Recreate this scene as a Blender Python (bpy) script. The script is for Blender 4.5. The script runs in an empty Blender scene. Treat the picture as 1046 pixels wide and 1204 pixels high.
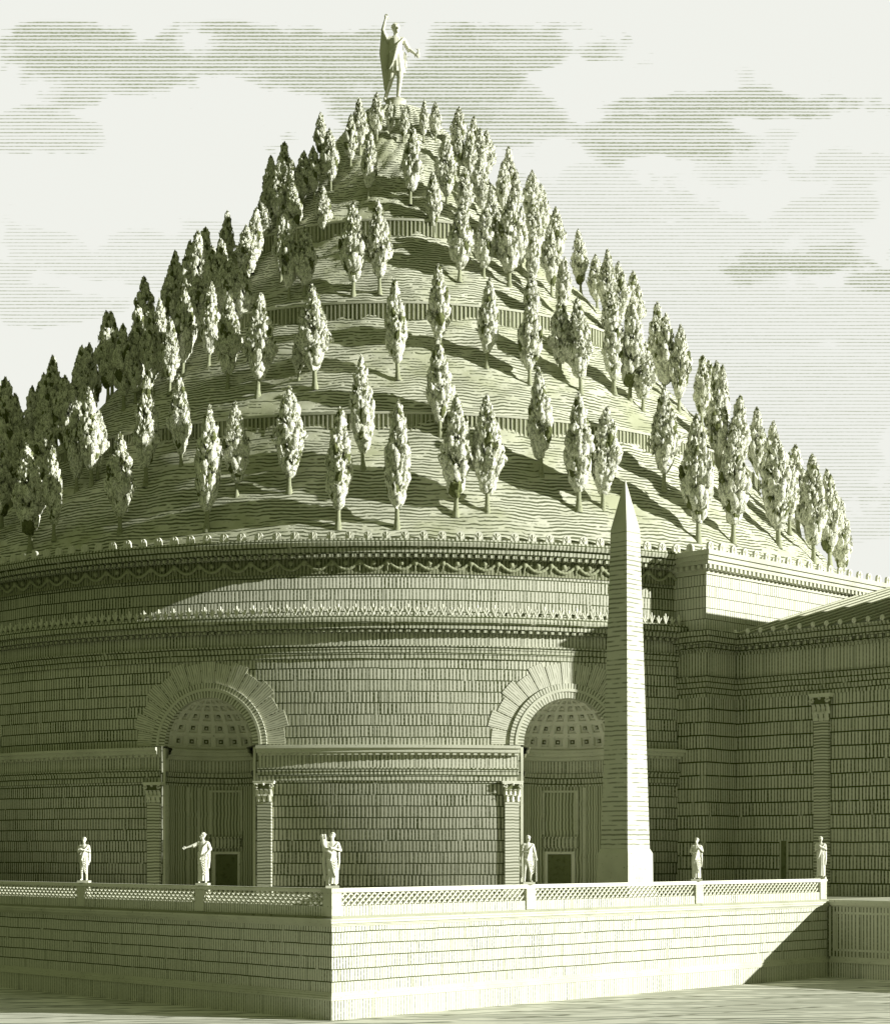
import bpy, bmesh, math, random
from mathutils import Vector, Matrix
R = math.radians
rnd = random.Random(7)
sc = bpy.context.scene
COL = sc.collection

# ------------------------------------------------------------------ node helper
class E:
    nt = None
    def __init__(s, v): s.v = v
    @staticmethod
    def m(op, *a):
        n = E.nt.nodes.new('ShaderNodeMath'); n.operation = op
        for i, x in enumerate(a):
            x = x.v if isinstance(x, E) else x
            if isinstance(x, (int, float)): n.inputs[i].default_value = x
            else: E.nt.links.new(x, n.inputs[i])
        return E(n.outputs[0])
    def __add__(s, o): return E.m('ADD', s, o)
    __radd__ = __add__
    def __sub__(s, o): return E.m('SUBTRACT', s, o)
    def __rsub__(s, o): return E.m('SUBTRACT', o, s)
    def __mul__(s, o): return E.m('MULTIPLY', s, o)
    __rmul__ = __mul__
    def __truediv__(s, o): return E.m('DIVIDE', s, o)
    def floor(s): return E.m('FLOOR', s)
    def frac(s): return E.m('FRACT', s)
    def abs(s): return E.m('ABSOLUTE', s)
    def clamp(s): return E.m('MINIMUM', E.m('MAXIMUM', s, 0.0), 1.0)
def vmax(a, b): return E.m('MAXIMUM', a, b)
def vmin(a, b): return E.m('MINIMUM', a, b)
def step(x, a, b):
    n = E.nt.nodes.new('ShaderNodeMapRange'); n.interpolation_type = 'SMOOTHSTEP'
    n.inputs['From Min'].default_value = a; n.inputs['From Max'].default_value = b
    E.nt.links.new(x.v, n.inputs['Value']); return E(n.outputs['Result'])
def vec(x, y, z=0.0):
    n = E.nt.nodes.new('ShaderNodeCombineXYZ')
    for i, a in enumerate((x, y, z)):
        if isinstance(a, E): E.nt.links.new(a.v, n.inputs[i])
        else: n.inputs[i].default_value = a
    return n.outputs[0]
def noise(v, scale=1.0, detail=2.0, rough=.5):
    n = E.nt.nodes.new('ShaderNodeTexNoise'); n.inputs['Scale'].default_value = scale
    n.inputs['Detail'].default_value = detail; n.inputs['Roughness'].default_value = rough
    E.nt.links.new(v, n.inputs['Vector']); return E(n.outputs['Fac'])
def white(v):
    n = E.nt.nodes.new('ShaderNodeTexWhiteNoise'); n.noise_dimensions = '3D'
    E.nt.links.new(v, n.inputs['Vector']); return E(n.outputs['Value'])
def mixc(f, a, b):
    n = E.nt.nodes.new('ShaderNodeMix'); n.data_type = 'RGBA'
    for k, x in ((0, f), (6, a), (7, b)):
        if isinstance(x, E): x = x.v
        if isinstance(x, (int, float)): n.inputs[k].default_value = x
        elif isinstance(x, tuple): n.inputs[k].default_value = (*x, 1)
        else: E.nt.links.new(x, n.inputs[k])
    return n.outputs[2]
def sep(v):
    n = E.nt.nodes.new('ShaderNodeSeparateXYZ'); E.nt.links.new(v, n.inputs[0])
    return [E(o) for o in n.outputs]
def coord(kind):
    n = E.nt.nodes.new('ShaderNodeTexCoord'); return n.outputs[kind]

STONE = (.64, .645, .53); INK = (.06, .075, .02)
def begin(name, rough=.9):
    m = bpy.data.materials.new(name); m.use_nodes = True; E.nt = m.node_tree
    b = E.nt.nodes['Principled BSDF']; b.inputs['Roughness'].default_value = rough
    b.inputs['Specular IOR Level'].default_value = .15
    return m, b
def finish(b, ink, base, inkc=INK, bump=.03):
    c = mixc(ink, base, inkc)
    E.nt.links.new(c, b.inputs['Base Color'])
    if bump:
        n = E.nt.nodes.new('ShaderNodeBump'); n.inputs['Distance'].default_value = bump
        n.inputs['Strength'].default_value = .6; n.invert = True
        E.nt.links.new(ink.v, n.inputs['Height']); E.nt.links.new(n.outputs[0], b.inputs['Normal'])

def stone_mat(name, ch=.85, vp=.27, jt=.09, vt=.44, off=0.0, base=STONE, k=.8, blk=2.6, vary=.5, hdash=False):
    """coursed masonry with upright tooling: ch course height, vp stroke pitch"""
    m, b = begin(name)
    u, v, _ = sep(coord('UV'))
    if hdash: u, v = v, u
    wob = noise(vec(u*.35, v*.35), 1, 2)
    v2 = v + (wob-.5)*.10 + off
    row = (v2/ch).floor(); fv = (v2/ch).frac()*ch
    hj = 1.0 - step((fv-jt*.5).abs(), jt*.3, jt*.62)
    hj = hj*step(noise(vec(u*1.5, row*7.3), 1, 1), .22, .38)
    un = u + (noise(vec(u*.8, row*3.1), 1, 1)-.5)*vp*1.1 + white(vec(row, 3.0))*vp
    fu = (un/vp).frac()
    cell = (un/vp).floor()
    wid = vt*(.55 + vary*white(vec(cell, row, 2.0)) + .8*(noise(vec(u*.22, v*.3, 9.0), 1, 3)-.44))
    s = 1.0 - step((fu-.5).abs() - wid*.5, -.05, .12)
    grain = noise(vec(u*9, v*7), 1, 3)
    s = s*(.62+.55*step(grain, .3, .6))
    vj = (u + white(vec(row, 9.0))*blk)/blk
    vjl = 1.0 - step((vj.frac()-.5).abs()*blk, .03, .07)
    bl = white(vec(vj.floor(), row, 5.0))
    tone = noise(vec(u*.09, v*.13, 8.0), 1, 4)
    ink = vmax(vmax(hj, s*k*(.72+.4*bl)), vjl*.38).clamp()
    lum = (.84 + .16*bl + .28*(tone-.5) + .15*(grain-.5))
    base_c = mixc(lum.clamp(), (base[0]*.55, base[1]*.57, base[2]*.48), base)
    finish(b, ink, base_c)
    return m

def plain_mat(name, base=STONE, dens=.25, sc_=6.0, rough=.9):
    m, b = begin(name, rough)
    p = coord('Object'); x, y, z = sep(p)
    n1 = noise(p, sc_, 4, .65); n2 = noise(p, .4, 3)
    ink = step(n1, .62-dens*.25, .72)*.55 + (1.0-step(n2, .3, .55))*.15
    finish(b, ink.clamp(), base, bump=.01)
    return m

def line_mat(name, pitch=.2, w=.3, base=STONE, axis='v', k=.75, gap=.35, wob=.8):
    """fine broken straight strokes along one direction"""
    m, b = begin(name)
    u, v, _ = sep(coord('UV'))
    a, c = (v, u) if axis == 'v' else (u, v)
    a2 = a + (noise(vec(a*.2, c*1.1), 1, 2)-.5)*pitch*wob
    f = (a2/pitch).frac(); cell = (a2/pitch).floor()
    br = noise(vec(c*.9, cell*5.7), 1, 2)
    wd = w*(.5+white(vec(cell, 1.0))) 
    s = (1.0-step((f-.5).abs()-wd*.5, -.05, .14))*step(br, gap-.08, gap+.08)
    g = noise(vec(u*8, v*8), 1, 3)
    ink = (s*k + step(g, .6, .75)*.2).clamp()
    finish(b, ink, base, bump=.015)
    return m

def hill_mat():
    m, b = begin('grass_slope')
    p = coord('Object'); x, y, z = sep(p)
    az = E.m('ARCTAN2', x, 0.0-y)
    rr = E.m('SQRT', x*x+y*y)
    arc = az*rr
    zz = z + (noise(p, .30, 3)-.5)*.8 + (noise(vec(az*34, z*.8), 1, 2)-.5)*.22
    pitch = .29
    f = (zz/pitch).frac(); cell = (zz/pitch).floor()
    br = noise(vec(az*16, cell*3.7, 2.0), 1, 3, .6)
    patch = noise(p, .16, 4, .6)
    wd = .28 + .8*(patch-.45) + .35*(br-.5)
    s = 1.0-step((f-.5).abs()-wd*.5, -.04, .12)
    s = s*step(br+(patch-.5)*.6, .38, .47)
    g = noise(p, 3.2, 4, .7)
    ink = (s*.85 + step(g, .60, .72)*.35).clamp()
    base = mixc(step(patch, .30, .55), (.46, .48, .32), (.66, .67, .54))
    finish(b, ink, base, inkc=(.06, .075, .02), bump=.12)
    return m

def leaf_mat(name, base, sc_=.9, k=.85):
    m, b = begin(name)
    p = coord('Object'); x, y, z = sep(p)
    oi = E.nt.nodes.new('ShaderNodeObjectInfo'); rv = E(oi.outputs['Random'])
    q = vec(x*1.25 + rv*37.0, y*1.25, z*.62)
    n = noise(q, sc_, 3, .62)
    f = (n*9.0).frac()
    s = 1.0 - step((f-.5).abs(), .07, .17)
    n2 = noise(q, sc_*3.1, 3, .6)
    f2 = (n2*5.0).frac()
    s2 = 1.0 - step((f2-.5).abs(), .06, .16)
    ink = (vmax(s, s2*.75)*k).clamp()
    finish(b, ink, base, inkc=(.05, .065, .018), bump=.06)
    return m

def ground_mat():
    m, b = begin('pavement_ground')
    p = coord('Object'); x, y, z = sep(p)
    d = y + (noise(p, .08, 3)-.5)*3.0 - x*.035
    pitch = .9
    f = (d/pitch).frac(); cell = (d/pitch).floor()
    br = noise(vec(x*.16, cell*2.3), 1, 3, .6)
    wd = .25 + .9*(noise(p, .05, 3)-.42)
    s = (1.0-step((f-.5).abs()-wd*.5, -.05, .15))*step(br, .40, .52)
    d2 = y*.6 - x*.35
    f3 = ((d2+(noise(p, .2, 2)-.5)*.8)/2.1).frac()
    s3 = (1.0-step((f3-.5).abs(), .03, .08))*step(noise(p, .3, 2), .45, .55)
    g = noise(p, 2.5, 4, .7)
    ink = (vmax(s*.8, s3*.7) + step(g, .6, .75)*.25).clamp()
    finish(b, ink, (.74, .745, .64), bump=.0)
    return m

M = {}
M['drum'] = stone_mat('drum_masonry', ch=.83, vp=.275)
M['terr'] = stone_mat('terrace_masonry', ch=.62, vp=.19, jt=.06, vt=.30, blk=2.4, k=.70, base=(.68, .685, .58))
M['plinth'] = stone_mat('plinth_masonry', ch=9.0, vp=.19, jt=.02, vt=.30, off=.6, k=.70, base=(.68, .685, .58))
M['hall'] = stone_mat('hall_masonry', ch=1.0, vp=.29, jt=.12, vt=.40)
M['band'] = stone_mat('fluted_band', ch=30, vp=.27, jt=.02, vt=.36, off=3)
M['fine'] = stone_mat('dentil_band', ch=.42, vp=.30, jt=.09, vt=.42, base=(.58, .59, .47))
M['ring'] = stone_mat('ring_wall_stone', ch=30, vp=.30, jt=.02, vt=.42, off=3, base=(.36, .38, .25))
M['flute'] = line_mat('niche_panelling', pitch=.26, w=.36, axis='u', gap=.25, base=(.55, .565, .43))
M['pil'] = line_mat('pilaster_shaft', pitch=.22, w=.34, axis='v', gap=.2)
M['obel'] = line_mat('obelisk_stone', pitch=.30, w=.20, axis='v', gap=.44, base=(.66, .665, .57), k=.65, wob=.35)
M['pale'] = plain_mat('pale_stone', (.66, .665, .56), .0, 5)
M['trim'] = plain_mat('moulding_stone', (.60, .61, .49), .15, 7)
M['carve'] = plain_mat('carved_stone', (.74, .745, .63), .15, 5)
M['statue'] = plain_mat('statue_marble', (.78, .78, .68), .0, 4)
M['bronze'] = plain_mat('gilt_figure', (.74, .74, .62), .1, 3)
M['dark'] = plain_mat('dark_door_recess_shade', (.17, .19, .09), .5, 3)  # door colour; on capital bells it paints the recess shade
M['tile'] = line_mat('roof_tiles', pitch=.38, w=.50, axis='u', gap=.1, base=(.27, .29, .18), k=.95)
M['grass'] = hill_mat()
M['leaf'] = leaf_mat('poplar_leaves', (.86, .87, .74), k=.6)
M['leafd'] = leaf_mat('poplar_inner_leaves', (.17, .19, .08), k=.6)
M['bark'] = plain_mat('bark', (.36, .38, .25), .5, 6)
M['ground'] = ground_mat()
M['field'] = plain_mat('low_bounce_field', (.10, .12, .045), .5, .4)  # added dark outside the view to cut light bounced onto shaded walls
M['vouss'] = line_mat('voussoir_stone', pitch=.24, w=.20, axis='u', gap=.42, k=.6)
M['frz'] = stone_mat('shade_toned_frieze', ch=30, vp=.27, jt=.02, vt=.45, off=3, base=(.34, .35, .24))  # shadow under the upper cornice painted into the stone colour
M['gar2'] = plain_mat('rib_stone', (.50, .51, .38), .3, 4)
M['gar'] = plain_mat('shade_toned_garland', (.36, .38, .25), .4, 4)  # darkened like the frieze, cornice shade put into the colour
M['attic'] = stone_mat('smooth_ashlar', ch=.83, vp=.275, jt=.05, vt=.30, k=.55, base=(.68, .685, .58))
M['floor'] = plain_mat('terrace_paving', (.36, .37, .27), .2, 2)

# ------------------------------------------------------------------ mesh helper
class MB:
    def __init__(s): s.v = []; s.f = []; s.uv = []; s.sm = []; s.mi = []
    def face(s, pts, uv=None, smooth=False, mi=0):
        i = len(s.v); pts = [Vector(p) for p in pts]; s.v += pts
        s.f.append(tuple(range(i, i+len(pts))))
        if uv is None:
            n = Vector((0, 0, 0))
            for a in range(len(pts)):
                p, q = pts[a], pts[(a+1) % len(pts)]
                n += p.cross(q)
            if n.length > 0: n.normalize()
            if abs(n.z) > .75: uv = [(p.x, p.y) for p in pts]
            else:
                t = Vector((-n.y, n.x, 0)); t.normalize()
                uv = [(p.dot(t), p.z) for p in pts]
        s.uv.append(uv); s.sm.append(smooth); s.mi.append(mi)
    def box(s, x0, x1, y0, y1, z0, z1, mat=None, skip=()):
        P = lambda x, y, z: (mat @ Vector((x, y, z))) if mat else Vector((x, y, z))
        F = {'-x': [(x0,y1,z0),(x0,y0,z0),(x0,y0,z1),(x0,y1,z1)], '+x': [(x1,y0,z0),(x1,y1,z0),(x1,y1,z1),(x1,y0,z1)],
             '-y': [(x0,y0,z0),(x1,y0,z0),(x1,y0,z1),(x0,y0,z1)], '+y': [(x1,y1,z0),(x0,y1,z0),(x0,y1,z1),(x1,y1,z1)],
             '-z': [(x0,y1,z0),(x1,y1,z0),(x1,y0,z0),(x0,y0,z0)], '+z': [(x0,y0,z1),(x1,y0,z1),(x1,y1,z1),(x0,y1,z1)]}
        for k, q in F.items():
            if k not in skip: s.face([P(*a) for a in q])
    def grid(s, rows, uvs=None, smooth=True, closed=False, mi=0, flip=False):
        """rows of points -> quads with shared verts"""
        base = len(s.v); nr = len(rows); nc = len(rows[0])
        for r in rows: s.v += [Vector(p) for p in r]
        for i in range(nr-1):
            for j in range(nc if closed else nc-1):
                j2 = (j+1) % nc
                ids = [base+i*nc+j, base+i*nc+j2, base+(i+1)*nc+j2, base+(i+1)*nc+j]
                if uvs: uv = [uvs[i][j], uvs[i][j+1 if closed else j2], uvs[i+1][j+1 if closed else j2], uvs[i+1][j]]
                else: uv = [(s.v[k].x, s.v[k].z) for k in ids]
                if flip: ids.reverse(); uv.reverse()
                s.f.append(tuple(ids)); s.uv.append(uv); s.sm.append(smooth); s.mi.append(mi)
    def lathe(s, prof, a0=0, a1=2*math.pi, n=180, R0=None, flat=True):
        """prof (r,z) bottom->top outside; azimuth from -Y toward +X"""
        full = abs(a1-a0-2*math.pi) < 1e-6
        R0 = R0 or max(p[0] for p in prof)
        d = 0; dist = [0]
        for p, q in zip(prof, prof[1:]): d += math.hypot(q[0]-p[0], q[1]-p[1]); dist.append(d)
        for k in range(len(prof)-1):
            (r0, z0), (r1, z1) = prof[k], prof[k+1]
            vert = abs(z1-z0) > .3*abs(r1-r0)
            rows = []; uvs = []
            for (r, z, dd) in ((r0, z0, dist[k]), (r1, z1, dist[k+1])):
                rows.append([(r*math.sin(a0+(a1-a0)*j/n), -r*math.cos(a0+(a1-a0)*j/n), z) for j in range(n if full else n+1)])
                uvs.append([(R0*(a0+(a1-a0)*j/n), z if vert else z0+dd-dist[k]) for j in range(n+1)])
            s.grid(rows, uvs, smooth=True, closed=full)
        if not full:
            for a, rev in ((a0, 1), (a1, 0)):
                pts = [(r*math.sin(a), -r*math.cos(a), z) for r, z in prof]
                if rev: pts.reverse()
                s.face(pts)
    def capsule(s, p, q, r0, r1, n=10, m=4, sq=1.0, mi=0):
        p = Vector(p); q = Vector(q); ax = (q-p)
        L = ax.length or 1e-6; ax = ax/L if ax.length else Vector((0,0,1))
        t = Vector((0, 1, 0)) if abs(ax.y) < .9 else Vector((1, 0, 0))
        e1 = ax.cross(t).normalized(); e2 = ax.cross(e1).normalized()
        rows = []
        for i in range(m+1):
            a = -math.pi/2 + math.pi/2*i/m
            rows.append((p+ax*r0*math.sin(a), max(r0*math.cos(a), 1e-4)))
        for i in range(m+1):
            a = math.pi/2*i/m
            rows.append((q+ax*r1*math.sin(a), max(r1*math.cos(a), 1e-4)))
        g = [[c+e1*(r*math.cos(2*math.pi*j/n))+e2*(r*sq*math.sin(2*math.pi*j/n)) for j in range(n)] for c, r in rows]
        s.grid(g, closed=True, mi=mi, uvs=[[(0, 0)]*(n+1)]*len(g), flip=True)
    def ball(s, c, rx, ry, rz, n=14, m=8, rot=None, mi=0, bump=0):
        rows = []
        for i in range(m+1):
            a = -math.pi/2+math.pi*i/m; row = []
            for j in range(n):
                b = 2*math.pi*j/n
                d = Vector((rx*max(math.cos(a), 1e-3)*math.cos(b), ry*max(math.cos(a), 1e-3)*math.sin(b), rz*math.sin(a)))
                if bump: d *= 1+bump*(rnd.random()-.5)
                if rot: d = rot @ d
                row.append(Vector(c)+d)
            rows.append(row)
        s.grid(rows, closed=True, mi=mi, uvs=[[(0, 0)]*(n+1)]*len(rows))
    def mesh(s, name):
        me = bpy.data.meshes.new(name)
        me.from_pydata([tuple(v) for v in s.v], [], s.f)
        uvl = me.uv_layers.new(name='UVMap')
        flat = []
        for u in s.uv:
            for a in u: flat += [a[0], a[1]]
        uvl.data.foreach_set('uv', flat)
        me.polygons.foreach_set('use_smooth', s.sm)
        me.polygons.foreach_set('material_index', s.mi)
        me.update(); return me
    def build(s, name, mat, parent=None):
        me = s.mesh(name)
        for x in (mat if isinstance(mat, (list, tuple)) else [mat]): me.materials.append(x)
        return link(name, me, parent)
def link(name, me, parent=None):
    o = bpy.data.objects.new(name, me); COL.objects.link(o)
    if parent: o.parent = parent
    return o
def tag(o, label, cat, group=None, kind=None):
    o['label'] = label
    if cat: o['category'] = cat
    if group: o['group'] = group
    if kind: o['kind'] = kind
    return o
def thing(name, label, cat, loc=(0, 0, 0), rz=0, group=None):
    o = bpy.data.objects.new(name, None); COL.objects.link(o)
    o.location = loc; o.rotation_euler = (0, 0, rz); o.empty_display_size = .5
    return tag(o, label, cat, group)
def structure(o, label):
    o['kind'] = 'structure'; o['label'] = label; return o
def dup(o, parent=None):
    c = o.copy(); COL.objects.link(c); c.parent = parent
    for ch in [x for x in bpy.data.objects if x.parent == o]: dup(ch, c)
    return c

ZE = 8.47                       # eye height
CX, CY = -4.75, 174.0           # drum centre
RD = 43.5
TC = Vector((-5.63, 90.0, 0))   # terrace corner
FL = 5.17                       # terrace floor
S2 = math.sqrt(.5)
def TW(p, q, z=0): return Vector((TC.x+(p-q)*S2, TC.y+(p+q)*S2, z))

# ------------------------------------------------------------------ ground
g = MB(); g.face([(-3000, -3000, -.004), (3000, -3000, -.004), (3000, 3000, -.004), (-3000, 3000, -.004)])
structure(g.build('ground', M['field']), 'dark grass ground out of view, added to cut bounced light')
g = MB(); g.face([(-34, 78, 0), (64, 78, 0), (64, 130, 0), (-34, 130, 0)])
structure(g.build('pavement', M['ground']), 'pale paved strip at the foot of the terrace')

# ------------------------------------------------------------------ terrace
tw = thing('terrace_wall', 'coursed stone retaining wall of the terrace, its corner toward the viewer', 'terrace wall', TC, R(45))
PX, PQ = 44.2, 75.0
b = MB(); b.box(0, PX+40, 0, PQ, 1.37, FL-.52); b.build('wall', M['terr'], tw)
b = MB(); b.box(-.18, PX+40, -.18, PQ+.18, -.5, .98); b.build('plinth', M['plinth'], tw)
def mould(mb, steps, x1, y1, inset=0):
    """stack of slabs (z0,z1,out) round the corner of a block occupying p>0,q>0"""
    for z0, z1, o in steps: mb.box(-o, x1, -o, y1+o, z0, z1)
b = MB(); mould(b, [(.98, 1.08, .26), (1.08, 1.18, .20), (1.18, 1.30, .10), (1.30, 1.37, .05)], PX+40, PQ); b.build('base_moulding', M['trim'], tw)
b = MB(); mould(b, [(FL-.52, FL-.44, .06), (FL-.44, FL-.36, .14), (FL-.36, FL-.22, .26), (FL-.22, FL-.12, .32)], PX+40, PQ); b.build('cornice', M['trim'], tw)
b = MB(); b.box(0, PX+70, 0, 130, FL-.12, FL); o = b.build('terrace_floor', M['floor']); o.location = TC; o.rotation_euler = (0, 0, R(45))
structure(o, 'stone floor of the raised terrace')

# balustrades
def balustrade(nm, label, L, posts, axis):
    t = thing('balustrade', label, 'balustrade', TC, R(45), 'lattice balustrades along the terrace edge')
    # axis 0: along p at q=.1 ; axis 1: along q at p=.1
    def bx(mb, a0, a1, w0, w1, z0, z1):
        if axis == 0: mb.box(a0, a1, w0, w1, z0, z1)
        else: mb.box(w0, w1, a0, a1, z0, z1)
    s0 = .62 if axis == 0 else .62
    b = MB(); bx(b, s0, L, .04, .36, FL, FL+.50); b.build('plinth', M['plinth'], t)
    b = MB(); bx(b, s0, L, -.04, .46, FL+1.24, FL+1.34); bx(b, s0, L, .02, .40, FL+1.18, FL+1.24); bx(b, s0, L, .03, .37, FL+1.34, FL+1.40); b.build('rail', M['statue'], t)
    ps = sorted(posts)
    for a in ps:
        if a < .1: continue
        b = MB(); bx(b, a-.36, a+.36, -.03, .45, FL+.02, FL+1.18); b.build('post', M['trim'], t)
    edges = [s0] + [x for a in ps if a > .1 for x in (a-.36, a+.36)] + ([L] if ps[-1] < L-.6 else [])
    for i in range(0, len(edges)-1, 2):
        a0, a1 = edges[i], edges[i+1]
        if a1-a0 < .3: continue
        b = MB(); n = max(1, round((a1-a0)/.40)); w = (a1-a0)/n; z0, z1 = FL+.50, FL+1.18; hh = z1-z0
        th = .045
        for k in range(-2, n):
            for sgn in (1, -1):
                xa = a0+(k if sgn > 0 else k+2)*w; xb = xa+sgn*w*2
                # clip param
                ta, tb = 0.0, 1.0
                lo, hi = (a0-xa)/(xb-xa), (a1-xa)/(xb-xa)
                if lo > hi: lo, hi = hi, lo
                ta, tb = max(ta, lo), min(tb, hi)
                if tb-ta < .05: continue
                A = (xa+(xb-xa)*ta, z0+hh*ta); B = (xa+(xb-xa)*tb, z0+hh*tb)
                d = Vector((B[0]-A[0], B[1]-A[1])).normalized(); nn = Vector((-d.y, d.x))*th
                y0, y1 = (.12, .20) if sgn > 0 else (.203, .28)
                q = [(A[0]+nn.x, A[1]+nn.y), (A[0]-nn.x, A[1]-nn.y), (B[0]-nn.x, B[1]-nn.y), (B[0]+nn.x, B[1]+nn.y)]
                P = (lambda s, w_, z: (s, w_, z)) if axis == 0 else (lambda s, w_, z: (w_, s, z))
                f0 = [P(s, y0, z) for s, z in q]; f1 = [P(s, y1, z) for s, z in q]
                b.face(f0); b.face(f1[::-1])
                for e in range(4):
                    b.face([f0[e], f1[e], f1[(e+1) % 4], f0[(e+1) % 4]])
        b.build('lattice_panel', M['trim'], t)
    return t
postsR = [0, 14.7, 30.1, 43.75]; postsL = [0, 10.75, 22.1, 33.5, 44.9]
bR = balustrade('r', 'sunlit lattice balustrade running from the corner statue to the podium on the right', PX, postsR, 0)
bL = balustrade('l', 'shaded lattice balustrade running from the corner statue out to the left', 60, postsL, 1)
b = MB(); b.box(-.05, .62, -.05, .62, FL, FL+1.18); b.box(-.12, .68, -.12, .68, FL+1.18, FL+1.40); b.build('corner_post', M['trim'], bR)

# ------------------------------------------------------------------ podium + hall + block (frame of the terrace)
QP = -26.0
pd = thing('podium', 'panelled stone podium standing forward at the right end of the terrace wall', 'podium', TW(PX, 0), R(45))
b = MB(); b.box(0, 70, QP, -.004, 1.37, FL-.46); b.build('wall', M['band'], pd)
b = MB(); b.box(-.18, 70, QP-.18, -.2, -.5, .98); b.build('plinth', M['plinth'], pd)
b = MB()
for z0, z1, o_ in [(.98, 1.10, .28), (1.10, 1.22, .20), (1.22, 1.37, .08)]: b.box(-o_, 70, QP-o_, -.3, z0, z1)
b.build('base_moulding', M['trim'], pd)
b = MB()
for z0, z1, o_ in [(FL-.46, FL-.36, .08), (FL-.36, FL-.18, .26), (FL-.18, FL-.004, .32)]: b.box(-o_, 70, QP-o_, -.34, z0, z1)
b.build('cornice', M['trim'], pd)
b = MB()
for q0 in range(0, 24, 8):
    y1 = -q0-.6; y0 = y1-6.8
    for (a0, a1, z0, z1) in ((y0, y1, 4.22, 4.36), (y0, y1, 1.75, 1.89), (y0, y0+.14, 1.89, 4.22), (y1-.14, y1, 1.89, 4.22)):
        b.box(-.06, -.002, a0, a1, z0, z1)
b.build('panel_frame', M['trim'], pd)

def band_box(mb, x0, x1, y0, y1, steps):
    for z0, z1, o_ in steps: mb.box(x0-o_, x1+o_, y0-o_, y1+o_, z0, z1)
def dentils(mb, axis, a0, a1, face, out, z0, z1, pitch=.6, w=.3):
    n = int((a1-a0)/pitch)
    for i in range(n):
        c = a0+(i+.5)*pitch
        if axis == 0: mb.box(c-w/2, c+w/2, face-out, face, z0, z1)
        else: mb.box(face-out, face, c-w/2, c+w/2, z0, z1)

def capital(mb, w, h, d, place):
    """corinthian relief capital: x across centred, y outward positive, z 0..h"""
    P = place
    def leaf(cx, z0, hh, ww, curl, y0):
        n = 6; L = []; Rr = []
        for i in range(n+1):
            t = i/n
            y = y0 + curl*(t**3) + .03
            z = z0+hh*t-(.25*hh*max(0, t-.8)/.2 if t > .8 else 0)
            hw = ww*.5*(1-.35*t)*(1.1 if i % 2 else .9)
            L.append((cx-hw, y-.05, z)); Rr.append((cx+hw, y-.05, z))
        mid = [((a[0]+b_[0])/2, a[1]+.09, a[2]) for a, b_ in zip(L, Rr)]
        mb.grid([[P(*a) for a in L], [P(*a) for a in mid], [P(*a) for a in Rr]], smooth=False, uvs=[[(0, 0)]*(n+1)]*3)
    # bell, coloured dark as painted shade behind the leaves
    rows = []
    for z, k in ((0, .92), (.45*h, .95), (.8*h, 1.12), (.86*h, 1.25)):
        hw = w/2*k; dd = d*k
        rows.append([P(-hw, 0, z), P(-hw, dd, z), P(hw, dd, z), P(hw, 0, z)])
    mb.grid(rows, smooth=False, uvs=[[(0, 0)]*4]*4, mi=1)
    for i in range(3): leaf((i-1)*w*.36, 0, h*.42, w*.34, .22, d)
    for i in range(4): leaf((i-1.5)*w*.30, h*.25, h*.45, w*.30, .30, d)
    for sx in (-1, 1):
        for t in range(7):
            a = t*1.0; rr = .17*(1-t/9)*w
            c = (sx*(w*.50+rr*math.cos(a)*.8), d+.16, h*.74+rr*math.sin(a))
            mb.capsule(P(*c), P(c[0]+.01, c[1]+.05, c[2]), .06*w, .06*w, 6, 2)
    mb.capsule(P(0, d+.2, h*.82), P(0, d+.28, h*.86), .09*w, .07*w, 6, 2)
    hw = w*.68
    for (z0, z1, k) in ((.86*h, .93*h, 1.0), (.93*h, h, 1.06)):
        q = [(-hw*k, 0), (hw*k, 0), (hw*k, d+.2*k), (-hw*k, d+.2*k)]
        lo = [P(x, y, z0) for x, y in q]; hi = [P(x, y, z1) for x, y in q]
        mb.face(lo); mb.face(hi[::-1])
        for e in range(4): mb.face([lo[e], lo[(e+1) % 4], hi[(e+1) % 4], hi[e]])

HZ = 24.97                              # hall cornice top
HP, HQ, HE = 53.1, 13.9, 100.0
hall = thing('entrance_hall', 'shaded stone entrance hall with tiled roof at the right of the terrace', 'building', TW(HP, HQ), R(45))
W = HE-HP
b = MB(); b.box(0, W, -14.3, -.003, FL-.02, 19.9); b.build('wall', M['hall'], hall)
b = MB(); band_box(b, 0, W, -14.3, -.003, [(19.9, 20.35, .05), (20.35, 20.85, .10), (20.85, 21.35, .15), (21.35, 21.5, .22)]); b.build('architrave', M['fine'], hall)
b = MB(); band_box(b, 0, W, -14.3, -.003, [(21.5, 23.25, .04)]); b.build('frieze', M['band'], hall)
b = MB(); band_box(b, 0, W, -14.3, -.003, [(23.25, 23.45, .15), (23.85, 24.05, .50), (24.05, 24.45, .62), (24.55, 24.72, .74)]); band_box(b, 0, W, -14.3, -.003, [(23.45, 23.85, .22), (24.45, 24.55, .66)])
dentils(b, 1, -14.3, 0, -.22, .24, 23.50, 23.82, .62, .32); b.build('cornice', M['fine'], hall)
rf = MB(); rise = 6.35; rx = 22.6
ov = .75
for sgn in (0, 1):
    x0, z0 = (-ov, 24.74) if sgn == 0 else (2*rx+ov, 24.74)
    x1, z1 = rx, 24.74+rise
    pts = [(x0, -14.5, z0), (x0, -.006, z0), (x1, -.006, z1), (x1, -14.5, z1)]
    uv = [(-14.5, 0), (0, 0), (0, 24), (-14.5, 24)]
    if sgn == 0: rf.face(pts[::-1], uv[::-1])
    else: rf.face(pts, uv)
rfo = rf.build('roof', M['tile'], hall)
rb = MB(); k = 0
y = -.5
while y > -14.4:
    for s_ in range(1):
        a = Vector((-ov+.02, y, 24.80)); c = Vector((rx, y, 24.80+rise))
        rb.capsule(a, c, .085, .085, 6, 2)
    y -= 1.15
rb.build('tile_ridges', M['gar2'], rfo)
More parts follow.
